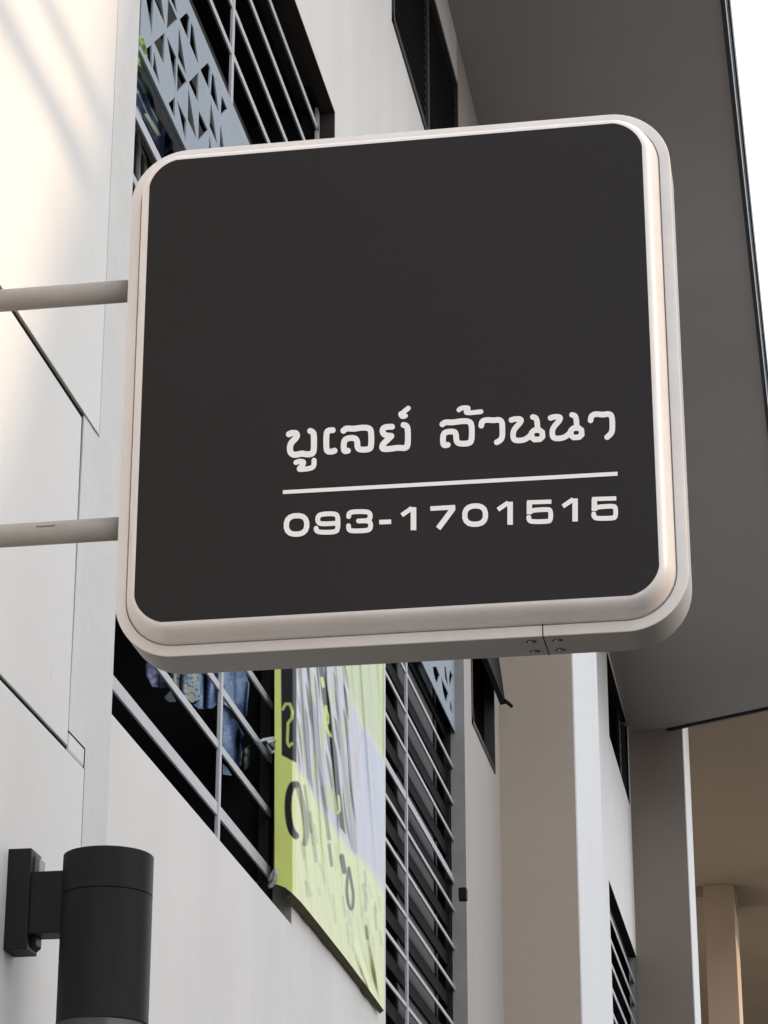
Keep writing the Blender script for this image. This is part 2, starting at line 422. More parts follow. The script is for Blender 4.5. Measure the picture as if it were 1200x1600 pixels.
# lower barred opening
yR = yat(424, 1300)
w = MB().box(GX - .045, GX - .005, yat(423.5, 1200), yat(431, 1200), zs1, h_low[3]) \
    .box(GX - .03, GX - .005, yat(431, 1200), yat(434, 1200), zs1, h_low[3]).build('window', m_barD, B)
rail(h_low[0], yR, (zat(173.6, 1047 + 5) + zat(422.5, 1367 + 5)) / 2, .046, m_bar, w)
for a, b in (((265, 1057.7), (422.5, 1273)), ((330.6, 1056), (422.5, 1181)), ((392, 1052), (422.5, 1094.5))):
    rail(h_low[0], yR, (zat(*a) + zat(*b)) / 2, .030, m_bar, w, x=GX - .002)
zz = zat(392, 1052)
for k in range(1, 4): rail(h_low[0], yR, zz + .21 * k, .028, m_bar, w, x=GX - .002)
upright(yat(343.5, 1180), zs1 - .002, h_low[3], .030, m_bar, w, x=GX + .004, d=.014)
MB().box(GX - .055, GX + .004, yR - .01, yR + .012, zat(424, 1384), zat(424, 1379)).build('corner_bracket', m_jamb, w, bevel=.003)
# dim shapes inside the dark room: sliding door edge and a shelf post
MB().box(WX - .8, WX - .75, 9.3, 9.36, zs1, h_low[3]).build('room_post', m_roomb, B)
MB().box(WX - .9, WX - .86, 9.9, 10.3, zs1, zs1 + 1.1).build('room_shelf', m_curt, B)

# upper barred opening with the cut-out sheet
w = MB().box(GX - .012, GX, yat(496, 190), yat(499.5, 190), h_up[2], zat(497, 168)) .build('window', m_bar, B)
for px in (329.5, 360.8, 392, 422):
    rail(h_up[0], yat(498, 205), zat(px, 0), .030, m_bar, w)
upright(yat(364, 60), h_up[2], h_up[3], .036, m_bar, w, x=GX + .003, d=.012)
MB().box(GX - .03, GX + .012, yat(484, 160), yat(505, 160), zat(497, 170), zat(497, 150)).build('corner_block', m_black, w, bevel=.004)
# wide brown bands put in for striped reflections behind the bars
for k in range(7):
    z = h_up[2] + .5 + .235 * k
    MB().box(WX - .34, WX - .31, h_up[0], h_up[1] - .02, z, z + .125).build('shutter_board', m_roomb, B, bevel=.003)
LX = WX - .055
c5 = lambda p: (205 + p[0] / 6, p[1] / 6)
tris = [[(140, -12), (206, -12), (195, 330)], [(213, -14), (283, -14), (315, 230)], [(348, -14), (352, -2), (432, 180), (335, 275)], [(368, -14), (408, -14), (430, 120)],
 [(520, 118), (548, 165), (535, 370), (455, 180)], [(562, 212), (585, 270), (630, 600), (550, 410)], [(315, 305), (305, 600), (215, 395)],
 [(145, 455), (192, 420), (192, 630), (150, 535)], [(215, 480), (265, 790), (205, 640)], [(335, 345), (422, 540), (415, 825)], [(447, 250), (515, 700), (440, 530)],
 [(435, 590), (520, 765), (430, 865)], [(632, 675), (625, 955), (540, 770)], [(718, 588), (742, 640), (732, 840), (650, 655)], [(757, 680), (780, 730), (822, 1050), (745, 880)],
 [(412, 910), (408, 1105), (350, 970)], [(430, 940), (515, 1130), (510, 1330)], [(537, 830), (612, 1300), (530, 1120)], [(635, 1040), (718, 1220), (630, 1320)],
 [(747, 950), (805, 1350), (735, 1180)], [(848, 895), (900, 1020), (840, 1080)], [(837, 1160), (868, 1380), (830, 1375)], [(735, 1270), (750, 1400), (728, 1395)]]
def sheet(outer, holes, x, t, name, m, parent):
    """flat sheet in the plane x with polygon holes, (y,z) coordinates, with real thickness"""
    bm = bmesh.new(); es = []
    for lp in [outer] + holes:
        vs = [bm.verts.new((x, y, z)) for y, z in lp]
        es += [bm.edges.new((vs[i], vs[(i + 1) % len(vs)])) for i in range(len(vs))]
    bmesh.ops.triangle_fill(bm, use_beauty=True, edges=es)
    bmesh.ops.recalc_face_normals(bm, faces=bm.faces)
    ret = bmesh.ops.extrude_face_region(bm, geom=bm.faces[:])
    bmesh.ops.translate(bm, verts=[v for v in ret['geom'] if isinstance(v, bmesh.types.BMVert)], vec=(-t, 0, 0))
    bmesh.ops.recalc_face_normals(bm, faces=bm.faces)
    me = bpy.data.meshes.new(name); bm.to_mesh(me); bm.free()
    return link(name, me, m, parent)
def yz(px, py, x): v = onx(px, py, x); return (v[1], v[2])
holes = [[yz(*c5(p), LX) for p in t] for t in tris]
zt = (yz(295, 0, LX)[1] + yz(388, 220, LX)[1]) / 2; zb = (yz(225, 106.7, LX)[1] + yz(283, 231, LX)[1]) / 2
yl = yz(219.5, 40, LX)[0]; yr = yz(452, 240, LX)[0]
holes = [h for h in holes if all(yl < p[0] < yr and zb < p[1] < zt for p in h)]
lat = sheet([(yl, zb), (yr, zb), (yr, zt), (yl, zt)], holes, LX, .006, 'cutout_sheet', m_lat, w)
rail(h_up[0], yr, zb + .012, .024, m_lat, w, 'sheet_flange', x=LX + .014, d=.012)
rail(h_up[0], yr, (zat(208, 170) + zat(247, 241)) / 2, .042, m_bar, w)
upright(yat(219, 30), zb, h_up[3], .012, m_bar, w, x=GX + .002)
rail(h_up[0], yat(498, 205), zat(208, 276), .03, m_bar, w)

# tall barred opening behind the banner
w = MB().box(GX - .05, GX - .02, h_w2[0], h_w2[0] + .03, h_w2[2], h_w2[3]).box(GX - .05, GX - .02, h_w2[1] - .05, h_w2[1], h_w2[2], h_w2[3]).build('window', m_barD, B)
s = 2.759
zr = [zat(599.4, 1043.8), zat(597.5, 1105), zat(599.4, 1183), zat(600, 1237), zat(600, 1306), zat(600, 1379), zat(600, 1449.5), zat(600, 1525.6)]
step = (zr[4] - zr[7]) / 3
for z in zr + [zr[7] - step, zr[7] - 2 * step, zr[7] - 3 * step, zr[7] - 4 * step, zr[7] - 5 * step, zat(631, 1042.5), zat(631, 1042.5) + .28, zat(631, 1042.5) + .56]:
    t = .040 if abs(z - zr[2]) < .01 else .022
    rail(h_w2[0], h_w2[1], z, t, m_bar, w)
    rail(h_w2[0], h_w2[1], z - .075, .075, m_room, w, 'shutter_slat', x=GX - .036, d=.01)  # black strip behind each bar imitates the bar's dark reflection in the glass
upright(yat(635.5, 1250), h_w2[2], h_w2[3], .030, m_bar, w, x=GX + .004, d=.014)
for a, b in ((598, 609), (636, 690)):
    MB().box(GX - .06, GX - .05, yat(a, 1200), yat(b, 1200), h_w2[2], h_w2[3]).build('pane', m_curt, w)  # even grey stands in for the soft reflection on the glass
for a in (612, 634, 692, 708):
    MB().box(GX - .058, GX - .045, yat(a, 1200), yat(a + 2, 1200), h_w2[2], h_w2[3]).build('sash_post', m_black, w)
c8 = lambda p: (590 + p[0] / 8, 1030 + p[1] / 8)
tr2 = [[(690, 95), (735, 95), (775, 200), (740, 310), (708, 210)], [(795, 230), (885, 430), (858, 550), (818, 400)], [(835, 95), (852, 95), (882, 335), (845, 240)],
       [(905, 130), (938, 210), (905, 350), (893, 240)], [(905, 500), (930, 600), (930, 690), (907, 620)]]
zb2 = (yz(660.6, 1042, LX)[1] + yz(710, 1137.5, LX)[1]) / 2
sheet([(yz(640, 1000, LX)[0], zb2), (h_w2[1] - .004, zb2), (h_w2[1] - .004, zb2 + 1.3), (yz(640, 1000, LX)[0], zb2 + 1.3)],
      [[yz(*c8(p), LX) for p in t] for t in tr2], LX, .006, 'cutout_sheet', m_lat, w)
v = onx(720, 1395, WX + .01)
MB().box(WX, WX + .045, v[1] - .03, v[1] + .03, v[2] - .045, v[2] + .025).build('wall_bracket', m_black, B, bevel=.006)

# louvred vent high on the wall
h = h_lv; w = MB()
fw = .04
w.box(WX - .05, WX + .012, h[0], h[0] + fw, h[2], h[3]).box(WX - .05, WX + .012, h[1] - fw, h[1], h[2], h[3])
w.box(WX - .05, WX + .010, h[0], h[1], h[2], h[2] + fw).box(WX - .05, WX + .010, h[0], h[1], h[3] - fw, h[3])
w = w.build('louvre', m_blackl, B)
ym = onx(668, 150, WX)[1]
MB().box(WX - .05, WX + .008, ym - .03, ym + .03, h[2] + fw, h[3] - fw).build('mullion', m_blackl, w)
n = 19
for k in range(n):
    z = h[2] + fw + (h[3] - h[2] - 2 * fw) * (k + .5) / n
    for a, b in ((h[0] + fw, ym - .03), (ym + .03, h[1] - fw)):
        MB().prism([(WX - .002, a, z - .022), (WX - .002, a, z - .016), (WX - .05, a, z + .022), (WX - .05, a, z + .016)], (0, b - a, 0)).build('slat', m_blackl, w)

# awning window with its sash propped open
h = h_w3
w = MB().box(WX - .06, WX + .006, h[0], h[1], h[2], h[2] + .035).box(WX - .06, WX + .006, h[0], h[0] + .03, h[2], h[3]) \
    .box(WX - .06, WX + .006, h[1] - .03, h[1], h[2] + .035, h[3]).box(WX - .06, WX + .006, h[0], h[1], h[3] - .03, h[3]).build('window', m_blackl, B)
MB().box(WX - .12, WX - .10, h[0] + .35, h[0] + .40, h[2], h[3]).box(WX - .14, WX - .12, h[0] + .4, h[1], h[2] + .35, h[2] + .43).build('inner_frame', m_curt, w)
c = ony(790, 1100, h[1]); dxs = c[0] - WX; zbt = c[2]
th = math.atan2(dxs, h[3] - zbt); n3 = Vector((math.cos(th), 0, math.sin(th)))
top = Vector((WX + .01, 0, h[3])); bot = Vector((c[0], 0, zbt))
def sash(y0, y1, a, b, t, name, m, par):
    p0 = top.lerp(bot, a); p1 = top.lerp(bot, b)
    q = [p0, p1, p1 - n3 * t, p0 - n3 * t]
    return MB().prism([(p.x, y0, p.z) for p in q], (0, y1 - y0, 0)).build(name, m, par)
sh = sash(h[0], h[1], .0, .06, .035, 'window_sash', m_black, w)
sash(h[0], h[1], .94, 1, .035, 'sash_rail', m_black, w); sash(h[0], h[0] + .04, .06, .94, .035, 'sash_stile', m_black, w)
sash(h[1] - .04, h[1], .06, .94, .035, 'sash_stile', m_black, w); sash(h[0] + .04, h[1] - .04, .06, .94, .012, 'pane', m_black, w)
hp = ony(800, 1104, h[1]); MB().tube([bot + Vector((0, h[1] - .05, 0.01)), hp], .012, 6).build('handle', m_black, w)

# two far windows between the piers
h = h_w4
w = MB().box(WX - .08, WX - .03, h[0], h[0] + .06, h[2], h[3]).box(WX - .08, WX - .03, h[1] - .06, h[1], h[2], h[3]).box(WX - .08, WX - .028, h[0], h[1], h[2], h[2] + .07).build('window', m_blackl, B)
yy = onx(967, 1130, WX - .05)[1]
MB().box(WX - .075, WX - .045, yy - .10, yy + .10, h[2] + .07, h[3]).build('mullion', m_barD, w)
for k in range(26):
    z = h[2] + .1 + .028 * k
    MB().box(WX - .044, WX - .04, yy - .05 + .03 * math.sin(k * 2.1), yy + .05 + .03 * math.sin(k * 1.3), z, z + .014).build('light_gap', m_jamb, w)
h = h_w5
w = MB().box(WX - .10, WX - .06, h[0], h[0] + .05, h[2], h[3]).box(WX - .085, WX - .084, h[0], h[1], h[3] - .12, h[3]).build('window', m_blackl, B)
yq = onx(989, 1550, WX - .05)[1]
MB().box(WX - .085, WX - .002, yq, h[1], h[2], h[3]).build('reveal', m_jamb, w)
zf = [onx(954.4, 1434, WX - .03)[2]]; z2 = onx(957.6, 1548, WX - .03)[2]; st = (zf[0] - z2) / 3
for k in range(14): rail(h[0], yq, zf[0] - st * k, .05, m_bar, w, x=WX - .03)
MB().box(WX - .2, WX - .18, h[0] + 1, h[0] + 1.4, h[2], h[3]).build('curtain', m_curt, w)

# ================================================================== the projecting sign
YF = 4.95
x0, x1s = -1.378, -.214; z0, z1 = CZ + 1.748, CZ + 2.912
SC = Vector(((x0 + x1s) / 2, YF + .06, (z0 + z1) / 2))
sign = empty('projecting_sign', SC, 'large square black lightbox sign with pale rounded frame, Thai lettering and phone number', 'shop sign')
HW, HH = (x1s - x0) / 2, (z1 - z0) / 2
def ring(inset, y, r, n=14):
    w_, h_ = HW - inset, HH - inset; out = []
    for cx, cz, a0 in ((w_ - r, h_ - r, 0), (-(w_ - r), h_ - r, 90), (-(w_ - r), -(h_ - r), 180), (w_ - r, -(h_ - r), 270)):
        for k in range(n + 1):
            a = R(a0 + 90 * k / n); out.append((SC.x + cx + r * math.cos(a), y, SC.z + cz + r * math.sin(a)))
    return out
def loft(rings, name, m, cap0=False, cap1=False):
    mb = MB(); N = len(rings[0])
    for a, b in zip(rings, rings[1:]):
        for k in range(N):
            k2 = (k + 1) % N; mb.poly([a[k], a[k2], b[k2], b[k]], True)
    if cap0: mb.poly(rings[0])
    if cap1: mb.poly(rings[-1])
    o = mb.build(name, m, sign); return autosmooth(o, 30)
RO = .125; D_ = .118
loft([ring(.0225, YF + .010, RO - .0225), ring(.0225, YF + .001, RO - .0225), ring(.0215, YF, RO - .0215), ring(.003, YF, RO - .003), ring(.0008, YF + .0008, RO - .0008), ring(0, YF + .003, RO)], 'front_flange', m_frame)
loft([ring(0, YF + .003, RO), ring(0, YF + .03, RO),
      ring(0, YF + D_ - .003, RO), ring(.003, YF + D_, RO - .003), ring(.0275, YF + D_, RO - .0275)], 'casing', m_case)
loft([ring(.020, YF + .005, RO - .02), ring(.034, YF + .0055, RO - .034)], 'groove', m_jamb)
prof = [(.0243, .008), (.0248, -.001), (.0285, -.015), (.0335, -.032), (.0395, -.044), (.0450, -.0505), (.0505, -.0535)]
loft([ring(i, YF + y, max(.066, RO - i)) for i, y in prof + [(.0600, -.0537)]], 'face_moulding', m_rim, cap1=True)
loft([ring(i, YF + D_ - y, max(.066, RO - i)) for i, y in prof], 'rear_moulding', m_rim, cap1=True)
# black film: corners cut a little straighter than the moulding
def pring(inset, y, flat=.28):
    r = .058; w_, h_ = HW - inset, HH - inset; out = []
    for cx, cz, a0 in ((w_ - r, h_ - r, 0), (-(w_ - r), h_ - r, 90), (-(w_ - r), -(h_ - r), 180), (w_ - r, -(h_ - r), 270)):
        for k in range(11):
            a = R(a0 + 90 * k / 10); a1, a2 = R(a0), R(a0 + 90); t = k / 10
            ux = math.cos(a) * (1 - flat) + (math.cos(a1) * (1 - t) + math.cos(a2) * t) * flat
            uz = math.sin(a) * (1 - flat) + (math.sin(a1) * (1 - t) + math.sin(a2) * t) * flat
            out.append((SC.x + cx + r * ux, y, SC.z + cz + r * uz))
    return out
YP_ = YF - .0543
MB().poly(pring(.0545, YP_ + .0002)).build('face_panel', m_panel, sign)
# seam and rivets of the casing
v = ony(848, 985, YF); xs = v[0]
MB().box(xs - .0010, xs + .0010, YF - .0004, YF + D_, z0 - .0004, z0 + .0270).build('casing_seam', m_dark, sign)
for dx in (-.022, .022):
    for yy_ in (YF + .03, YF + .09):
        mb = MB(); mb.lathe((xs + dx + (.004 if dx > 0 else -.004), yy_), [(.0072, z0 + .0005), (.0068, z0 - .002), (.004, z0 - .0036), (.0001, z0 - .004)], 14)
        autosmooth(mb.build('rivet', m_rivet, sign), 60)
        MB().lathe((xs + dx + (.004 if dx > 0 else -.004), yy_), [(.0105, z0 - .0003), (.0001, z0 - .0003)], 14).build('rivet_hole', m_dark, sign)
# two horizontal arms to the wall
for zc_, r_ in ((CZ + (2.6115 + 2.605) / 2 + .0005, .0245), (CZ + 2.056, .0245)):
    a = MB().tube([(WX + .02, YF + .058, zc_), (-1.72, YF + .058, zc_), (-1.5, YF + .058, zc_), (x0 + .01, YF + .058, zc_)], r_, 32).build('mounting_arm', m_tube, sign)
    MB().tube([(PX + .004, YF + .058, zc_), (PX + .014, YF + .058, zc_)], .06, 24).build('base_flange', m_tube, a)
    MB().tube([(x0 - .004, YF + .058, zc_), (x0 + .001, YF + .058, zc_)], r_ + .003, 24).build('weld_collar', m_dark, a)
v = ony(70, 822, YF + .058 - .0244)
MB().box(v[0] - .018, v[0] + .022, YF + .0330, YF + .0336, v[2] - .0015, v[2] + .001).build('scratch', m_scr, sign)

# ---- lettering, traced stroke by stroke on the plane of the film
YT = YP_ - .0010
def put(x, y): return ony(x, y, YT)
def glyph(name, strokes, pad=8):
    xs_ = [p[0] for s_ in strokes for p in s_[0]]; ys_ = [p[1] for s_ in strokes for p in s_[0]]
    def sdf(X, Y):
        d = np.full(X.shape, 1e9)
        for s_ in strokes:
            path, r, fl, cl = s_; d = np.minimum(d, stroke_sdf(X, Y, path, r, fl, cl))
        return d
    A, V3, Fc = march(sdf, min(xs_) - pad, min(ys_) - pad, max(xs_) + pad, max(ys_) + pad, .45, put)
    me = bpy.data.meshes.new(name); me.from_pydata(V3, [], Fc); me.update()
    return link(name, me, m_print, sign)
def st_(pts, o, s, r, flat=False, closed=False, ch=2):
    p = [(o[0] + a / s, o[1] + b / s) for a, b in pts]
    if ch: p = chaikin(p, ch, closed)
    return (p, r, flat, closed)
oA, sA = (435, 625), 5.4545; oB, sB = (675, 620), 4.0; rA = 4.75; rB = 4.5
glyph('letter', [st_([(90, 292), (110, 281), (155, 281), (160, 315), (100, 372), (97, 440), (122, 466), (150, 468), (200, 455), (245, 465), (290, 458), (303, 430), (303, 295), (292, 272), (272, 264)], oA, sA, rA)])
glyph('letter', [st_([(150, 533), (172, 523), (215, 523), (213, 548), (172, 588), (190, 592), (240, 588), (288, 578), (304, 556), (304, 514)], oA, sA, 3.95)])
glyph('letter', [st_([(462, 257), (425, 259), (408, 283), (408, 417), (420, 440), (455, 441), (478, 432)], oA, sA, 4.6)])
glyph('letter', [st_([(554, 262), (578, 240), (640, 247), (700, 236), (765, 236), (792, 258), (792, 402), (768, 422), (695, 425), (673, 405), (672, 345), (648, 322), (590, 325), (558, 348), (556, 418), (565, 438), (592, 432)], oA, sA, 4.6)])
glyph('letter', [st_([(968, 228), (905, 230), (884, 258), (895, 290), (925, 304), (962, 306)], oA, sA, 4.6), st_([(962, 308), (940, 330), (888, 378), (882, 412), (910, 420), (965, 415), (1020, 406), (1080, 412), (1104, 390), (1104, 250), (1092, 218), (1067, 213)], oA, sA, 4.6)])
glyph('letter', [st_([(1107, 70), (1062, 105), (1045, 130), (1055, 142), (1082, 135)], oA, sA, 3.8), st_([(1050, 122), (1064, 134)], oA, sA, 5.2, ch=0)])
glyph('letter', [st_([(65, 172), (82, 158), (130, 161), (180, 152), (228, 152), (249, 170), (249, 272), (232, 292), (170, 294), (152, 278), (150, 230), (138, 216), (88, 219), (69, 236), (68, 290), (76, 304), (98, 300)], oB, sB, rB)])
glyph('letter', [st_([(168, 82), (185, 69), (226, 68), (226, 76), (208, 98), (235, 101), (306, 93)], oB, sB, 3.7)])
glyph('letter', [st_([(308, 180), (313, 152), (345, 143), (385, 148), (418, 142), (438, 155), (440, 200), (440, 250), (428, 272), (405, 284)], oB, sB, 4.4)])
for dx, dy in ((0, 0), (245, -13)):
    q = lambda L: [(a + dx, b + dy) for a, b in L]
    glyph('letter', [st_(q([(496, 145), (518, 138), (556, 138), (556, 158), (508, 208), (506, 256), (520, 274), (572, 272), (605, 252), (622, 232)]), oB, sB, 4.3),
                     st_(q([(622, 210), (688, 207), (692, 264), (624, 269)]), oB, sB, 4.3, closed=True, ch=1), st_(q([(630, 126), (648, 130), (657, 150), (660, 205)]), oB, sB, 4.3)])
glyph('letter', [st_([(991, 147), (996, 118), (1025, 106), (1070, 113), (1105, 105), (1126, 120), (1128, 200), (1122, 228), (1095, 252)], oB, sB, 4.4)])
ln = [put(442, 766), put(965, 737), put(965, 743.3), put(442, 772)]
MB().poly(ln).build('underline', m_print, sign, fix=False)
oC, sC = (435, 765), 4.444; oD, sD = (700, 760), 4.2857; rD = 3.75
glyph('digit', [st_([(56, 184), (197, 179), (196, 307), (55, 311)], oC, sC, 4.1, closed=True, ch=2)])
glyph('digit', [st_([(262, 268), (263, 284), (285, 297), (395, 295), (413, 275), (414, 190), (396, 166), (295, 170), (273, 190), (273, 222), (292, 240), (412, 233)], oC, sC, rD, True)])
glyph('digit', [st_([(488, 188), (490, 166), (510, 154), (612, 152), (637, 165), (638, 200), (614, 217), (553, 218)], oC, sC, rD, True), st_([(580, 217), (618, 217), (640, 228), (640, 270), (617, 285), (503, 288), (488, 274), (487, 250)], oC, sC, rD, True)])
glyph('hyphen', [st_([(700, 226), (783, 223)], oC, sC, 3.6, True, ch=0)])
glyph('digit', [st_([(938, 122), (938, 282)], oC, sC, 4.4, True, ch=0), st_([(856, 178), (928, 128)], oC, sC, 3.5, True, ch=0)])
glyph('digit', [st_([(1055, 132), (1228, 122)], oC, sC, 3.6, True, ch=0), st_([(1110, 270), (1214, 130)], oC, sC, 4.3, True, ch=0)])
glyph('digit', [st_([(113, 133), (250, 129), (251, 251), (113, 255)], oD, sD, 4.1, closed=True, ch=2)])
for dx, dy in ((0, 0), (435, -22)):
    q = lambda L: [(a + dx, b + dy) for a, b in L]
    glyph('digit', [st_(q([(416, 103), (416, 257)]), oD, sD, 4.3, True, ch=0), st_(q([(334, 156), (404, 108)]), oD, sD, 3.5, True, ch=0)])
    glyph('digit', [st_(q([(692, 102), (530, 107)]), oD, sD, 3.3, True, ch=0), st_(q([(545, 104), (545, 186)]), oD, sD, 4.2, True, ch=0),
                    st_(q([(545, 172), (562, 162), (600, 157), (665, 154), (688, 160), (688, 228), (664, 235), (562, 237), (542, 226), (541, 205)]), oD, sD, 3.7, True)])

# ================================================================== wall lamp
YL = onx(7, 1410, PX)[1] + .045
cxl = ony(167.5, 1400, YL)[0]; RL = .122 * YL / 6.82
zt_ = CZ + 1.70; 
zt_ = ony(168, 1320, YL - RL)[2]; zbL = ony(160, 1588, YL - RL)[2]; zsm = ony(160, 1384, YL - RL)[2]
lamp = empty('wall_lamp', (PX, YL, (zt_ + zbL) / 2), 'charcoal cylindrical up-and-down wall lamp on the white panel below the sign', 'wall lamp')
autosmooth(MB().lathe((cxl, YL), [(RL - .012, zt_ - .03), (RL - .012, zt_ - .001), (RL - .011, zt_), (RL - .002, zt_), (RL, zt_ - .002), (RL, zsm + .001), (RL - .0015, zsm + .0005)], 96).build('upper_body', m_lamp, lamp), 30)
autosmooth(MB().lathe((cxl, YL), [(RL - .0015, zsm - .0012), (RL, zsm - .002), (RL, zbL + .002), (RL - .002, zbL), (RL - .009, zbL), (RL - .010, zbL + .002), (RL - .010, zbL + .05)], 96).build('lower_body', m_lamp, lamp), 30)
MB().lathe((cxl, YL), [(RL - .003, zsm - .01), (RL - .003, zsm + .01)], 64).build('body_seam', m_dark, lamp)
autosmooth(MB().lathe((cxl, YL), [(RL - .0105, zbL + .004), (RL - .03, zbL + .05), (.055, zbL + .09), (.0001, zbL + .1)], 64).build('reflector', m_lampin, lamp), 60)
autosmooth(MB().lathe((cxl, YL), [(.0001, zbL + .030), (.035, zbL + .032), (.05, zbL + .045), (.05, zbL + .085)], 40).build('bulb', m_glass, lamp), 60)
MB().lathe((cxl, YL), [(.0001, zt_ - .012), (RL - .013, zt_ - .012)], 64).build('lens', m_glass, lamp)
pz1 = ony(30, 1333, YL)[2]; pz0 = ony(30, 1492, YL)[2]; pxr = ony(46, 1410, YL - .04)[0]
MB().box(PX + .002, pxr, YL - .045, YL + .045, pz0 + .004, pz1).build('back_plate', m_lamp, lamp, bevel=.003)
for za, sg in ((pz1 - .006, -1), (pz0 + .010, 1)):
    MB().prism([(pxr - .002, YL + .040, za), (pxr + .012, YL + .040, za + sg * .012), (pxr + .012, YL + .040, za + sg * .05), (pxr - .002, YL + .040, za + sg * .05)], (0, -.05, 0)).build('plate_bevel', m_lampbev if sg < 0 else m_lamp, lamp, bevel=.002)
az1 = ony(70, 1361, YL - .035)[2]; az0 = ony(70, 1458, YL - .035)[2]
MB().box(pxr - .01, cxl - RL + .02, YL - .036, YL + .036, az0, az1).build('arm', m_lamp, lamp, bevel=.003)

# ================================================================== banner
def b_bottom(px):
    return np.interp(px, [428, 436, 446, 457, 470, 500, 540, 570, 600], [1381, 1383, 1387, 1396, 1409, 1446, 1497, 1537, 1579])
def b_x(px, py):
    base = np.interp(px, [428, 457, 462, 600], [WX - .040, WX + .034, WX + .040, WX + .030])
    k = np.clip((px - 462) / 12, 0, 1) * np.clip((601 - px) / 14, 0, 1)
    # diagonal tension folds that gather at the lower right tie
    ax, ay = 603.0, 1560.0
    ang = np.arctan2(px - ax, ay - py + 60)
    fan = np.clip((px - 535) / 50, 0, 1) * np.clip((py - 1330) / 200, 0, 1)
    low = np.clip((1480 - py) / 260, .25, 1)
    q = px - .085 * (py - 1040)
    v = np.sin(q * .21 + 1.2 * np.sin(py * .008 + q * .03)) * .5 + np.sin(q * .47 + 1.7 * np.sin(py * .006)) * .35 + np.sin(q * .93 + py * .01) * .15
    f1 = v * low + fan * np.clip((1575 - py) / 60, 0, 1) * (np.sin(ang * 34 + .6) * 1.0 + np.sin(ang * 71) * .5)
    return base + k * .0085 * f1
nu, nv = 172, 330
pxs = np.linspace(429, 600, nu); Vv = []; cols = []
def blend(c, m_, col): return c * (1 - m_[..., None]) + np.array(col) * m_[..., None]
T = np.linspace(0, 1, nv); PXg, Tg = np.meshgrid(pxs, T); PYg = 985 + (b_bottom(PXg) - 985) * Tg
C_ = np.zeros(PXg.shape + (3,)) + np.array((.80, .88, .24))
front = np.clip((PXg - 456.5) / 2, 0, 1)
C_ = blend(C_, front * 1.0, (.76, .82, .46))  # front paled in the colour for the sky's glare on the vinyl
BLK = (.016, .016, .018); LIME = (.62, .70, .18); LAV = (.62, .61, .70)
def soft(d, w_=.8): return np.clip(.5 - d / (2 * w_), 0, 1)
def pp(P, w_=.8): return soft(inside_poly(PXg, PYg, P), w_)
C_ = blend(C_, pp([(463, 960), (530, 960), (540, 1060), (565, 1130), (602, 1185), (602, 1395), (572, 1350), (545, 1325), (505, 1270), (478, 1215), (463, 1200)], 6), LAV)
C_ = blend(C_, pp([(541, 1060), (566, 1128), (604, 1184), (604, 900), (525, 900)], 3) , (.60, .68, .42))
C_ = blend(C_, pp([(572, 1140), (592, 1190), (600, 1280), (590, 1330), (570, 1280), (563, 1190)], 9) * .6, (.56, .62, .72))
C_ = blend(C_, soft(stroke_sdf(PXg, PYg, [(566, 1145), (558, 1180), (560, 1230)], 1.2), 1.5) * .5, (.6, .4, .42))
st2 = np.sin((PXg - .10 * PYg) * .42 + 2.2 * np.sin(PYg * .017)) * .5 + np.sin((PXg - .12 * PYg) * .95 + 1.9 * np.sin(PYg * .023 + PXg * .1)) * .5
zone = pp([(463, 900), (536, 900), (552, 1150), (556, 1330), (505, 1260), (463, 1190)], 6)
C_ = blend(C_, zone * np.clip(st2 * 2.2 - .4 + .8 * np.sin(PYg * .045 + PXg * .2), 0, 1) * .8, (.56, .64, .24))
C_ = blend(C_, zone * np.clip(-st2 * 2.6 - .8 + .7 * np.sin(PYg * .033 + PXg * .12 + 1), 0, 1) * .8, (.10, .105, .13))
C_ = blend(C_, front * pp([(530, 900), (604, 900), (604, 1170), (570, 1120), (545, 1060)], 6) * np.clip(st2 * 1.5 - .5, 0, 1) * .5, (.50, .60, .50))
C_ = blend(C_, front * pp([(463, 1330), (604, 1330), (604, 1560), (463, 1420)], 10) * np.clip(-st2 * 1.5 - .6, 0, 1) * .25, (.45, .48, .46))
C_ = blend(C_, pp([(438, 940), (463.5, 940), (463.5, 1192), (440, 1180)]), BLK)
C_ = blend(C_, pp([(496, 940), (506, 1045), (516, 1100), (527, 1195), (534, 1250), (540, 1304), (531, 1292), (524, 1240), (514, 1150), (503, 1090), (494, 1010)]), BLK)
C_ = blend(C_, pp([(470, 940), (472, 1060), (480, 1150), (488, 1235), (480, 1215), (472, 1140), (467, 1050)], 2) * .8, (.10, .11, .13))
C_ = blend(C_, pp([(486, 1080), (494, 1110), (503, 1190), (512, 1268), (504, 1255), (493, 1180), (486, 1120)], 2) * .6, (.14, .15, .19))
C_ = blend(C_, pp([(520, 1050), (528, 1060), (532, 1120), (539, 1180), (549, 1270), (556, 1335), (548, 1325), (541, 1260), (530, 1160), (524, 1100)], 2) * .6, (.20, .20, .24))
# lime strokes of the printed signs
for path, r_ in (([(442, 1108), (446, 1100), (453, 1100), (457, 1112), (456, 1122), (450, 1130), (449, 1160), (452, 1166), (456, 1162)], 2.1),
                 ([(503, 1060), (505, 1072)], 2.6), ([(509, 1104), (508, 1125), (511, 1140), (517, 1150)], 2.2), ([(509, 1104), (513, 1118), (513, 1130)], 1.5),
                 ([(520, 1234), (522, 1262), (526, 1272), (531, 1266), (529, 1244)], 1.7)):
    C_ = blend(C_, soft(stroke_sdf(PXg, PYg, path, r_), .7), LIME)
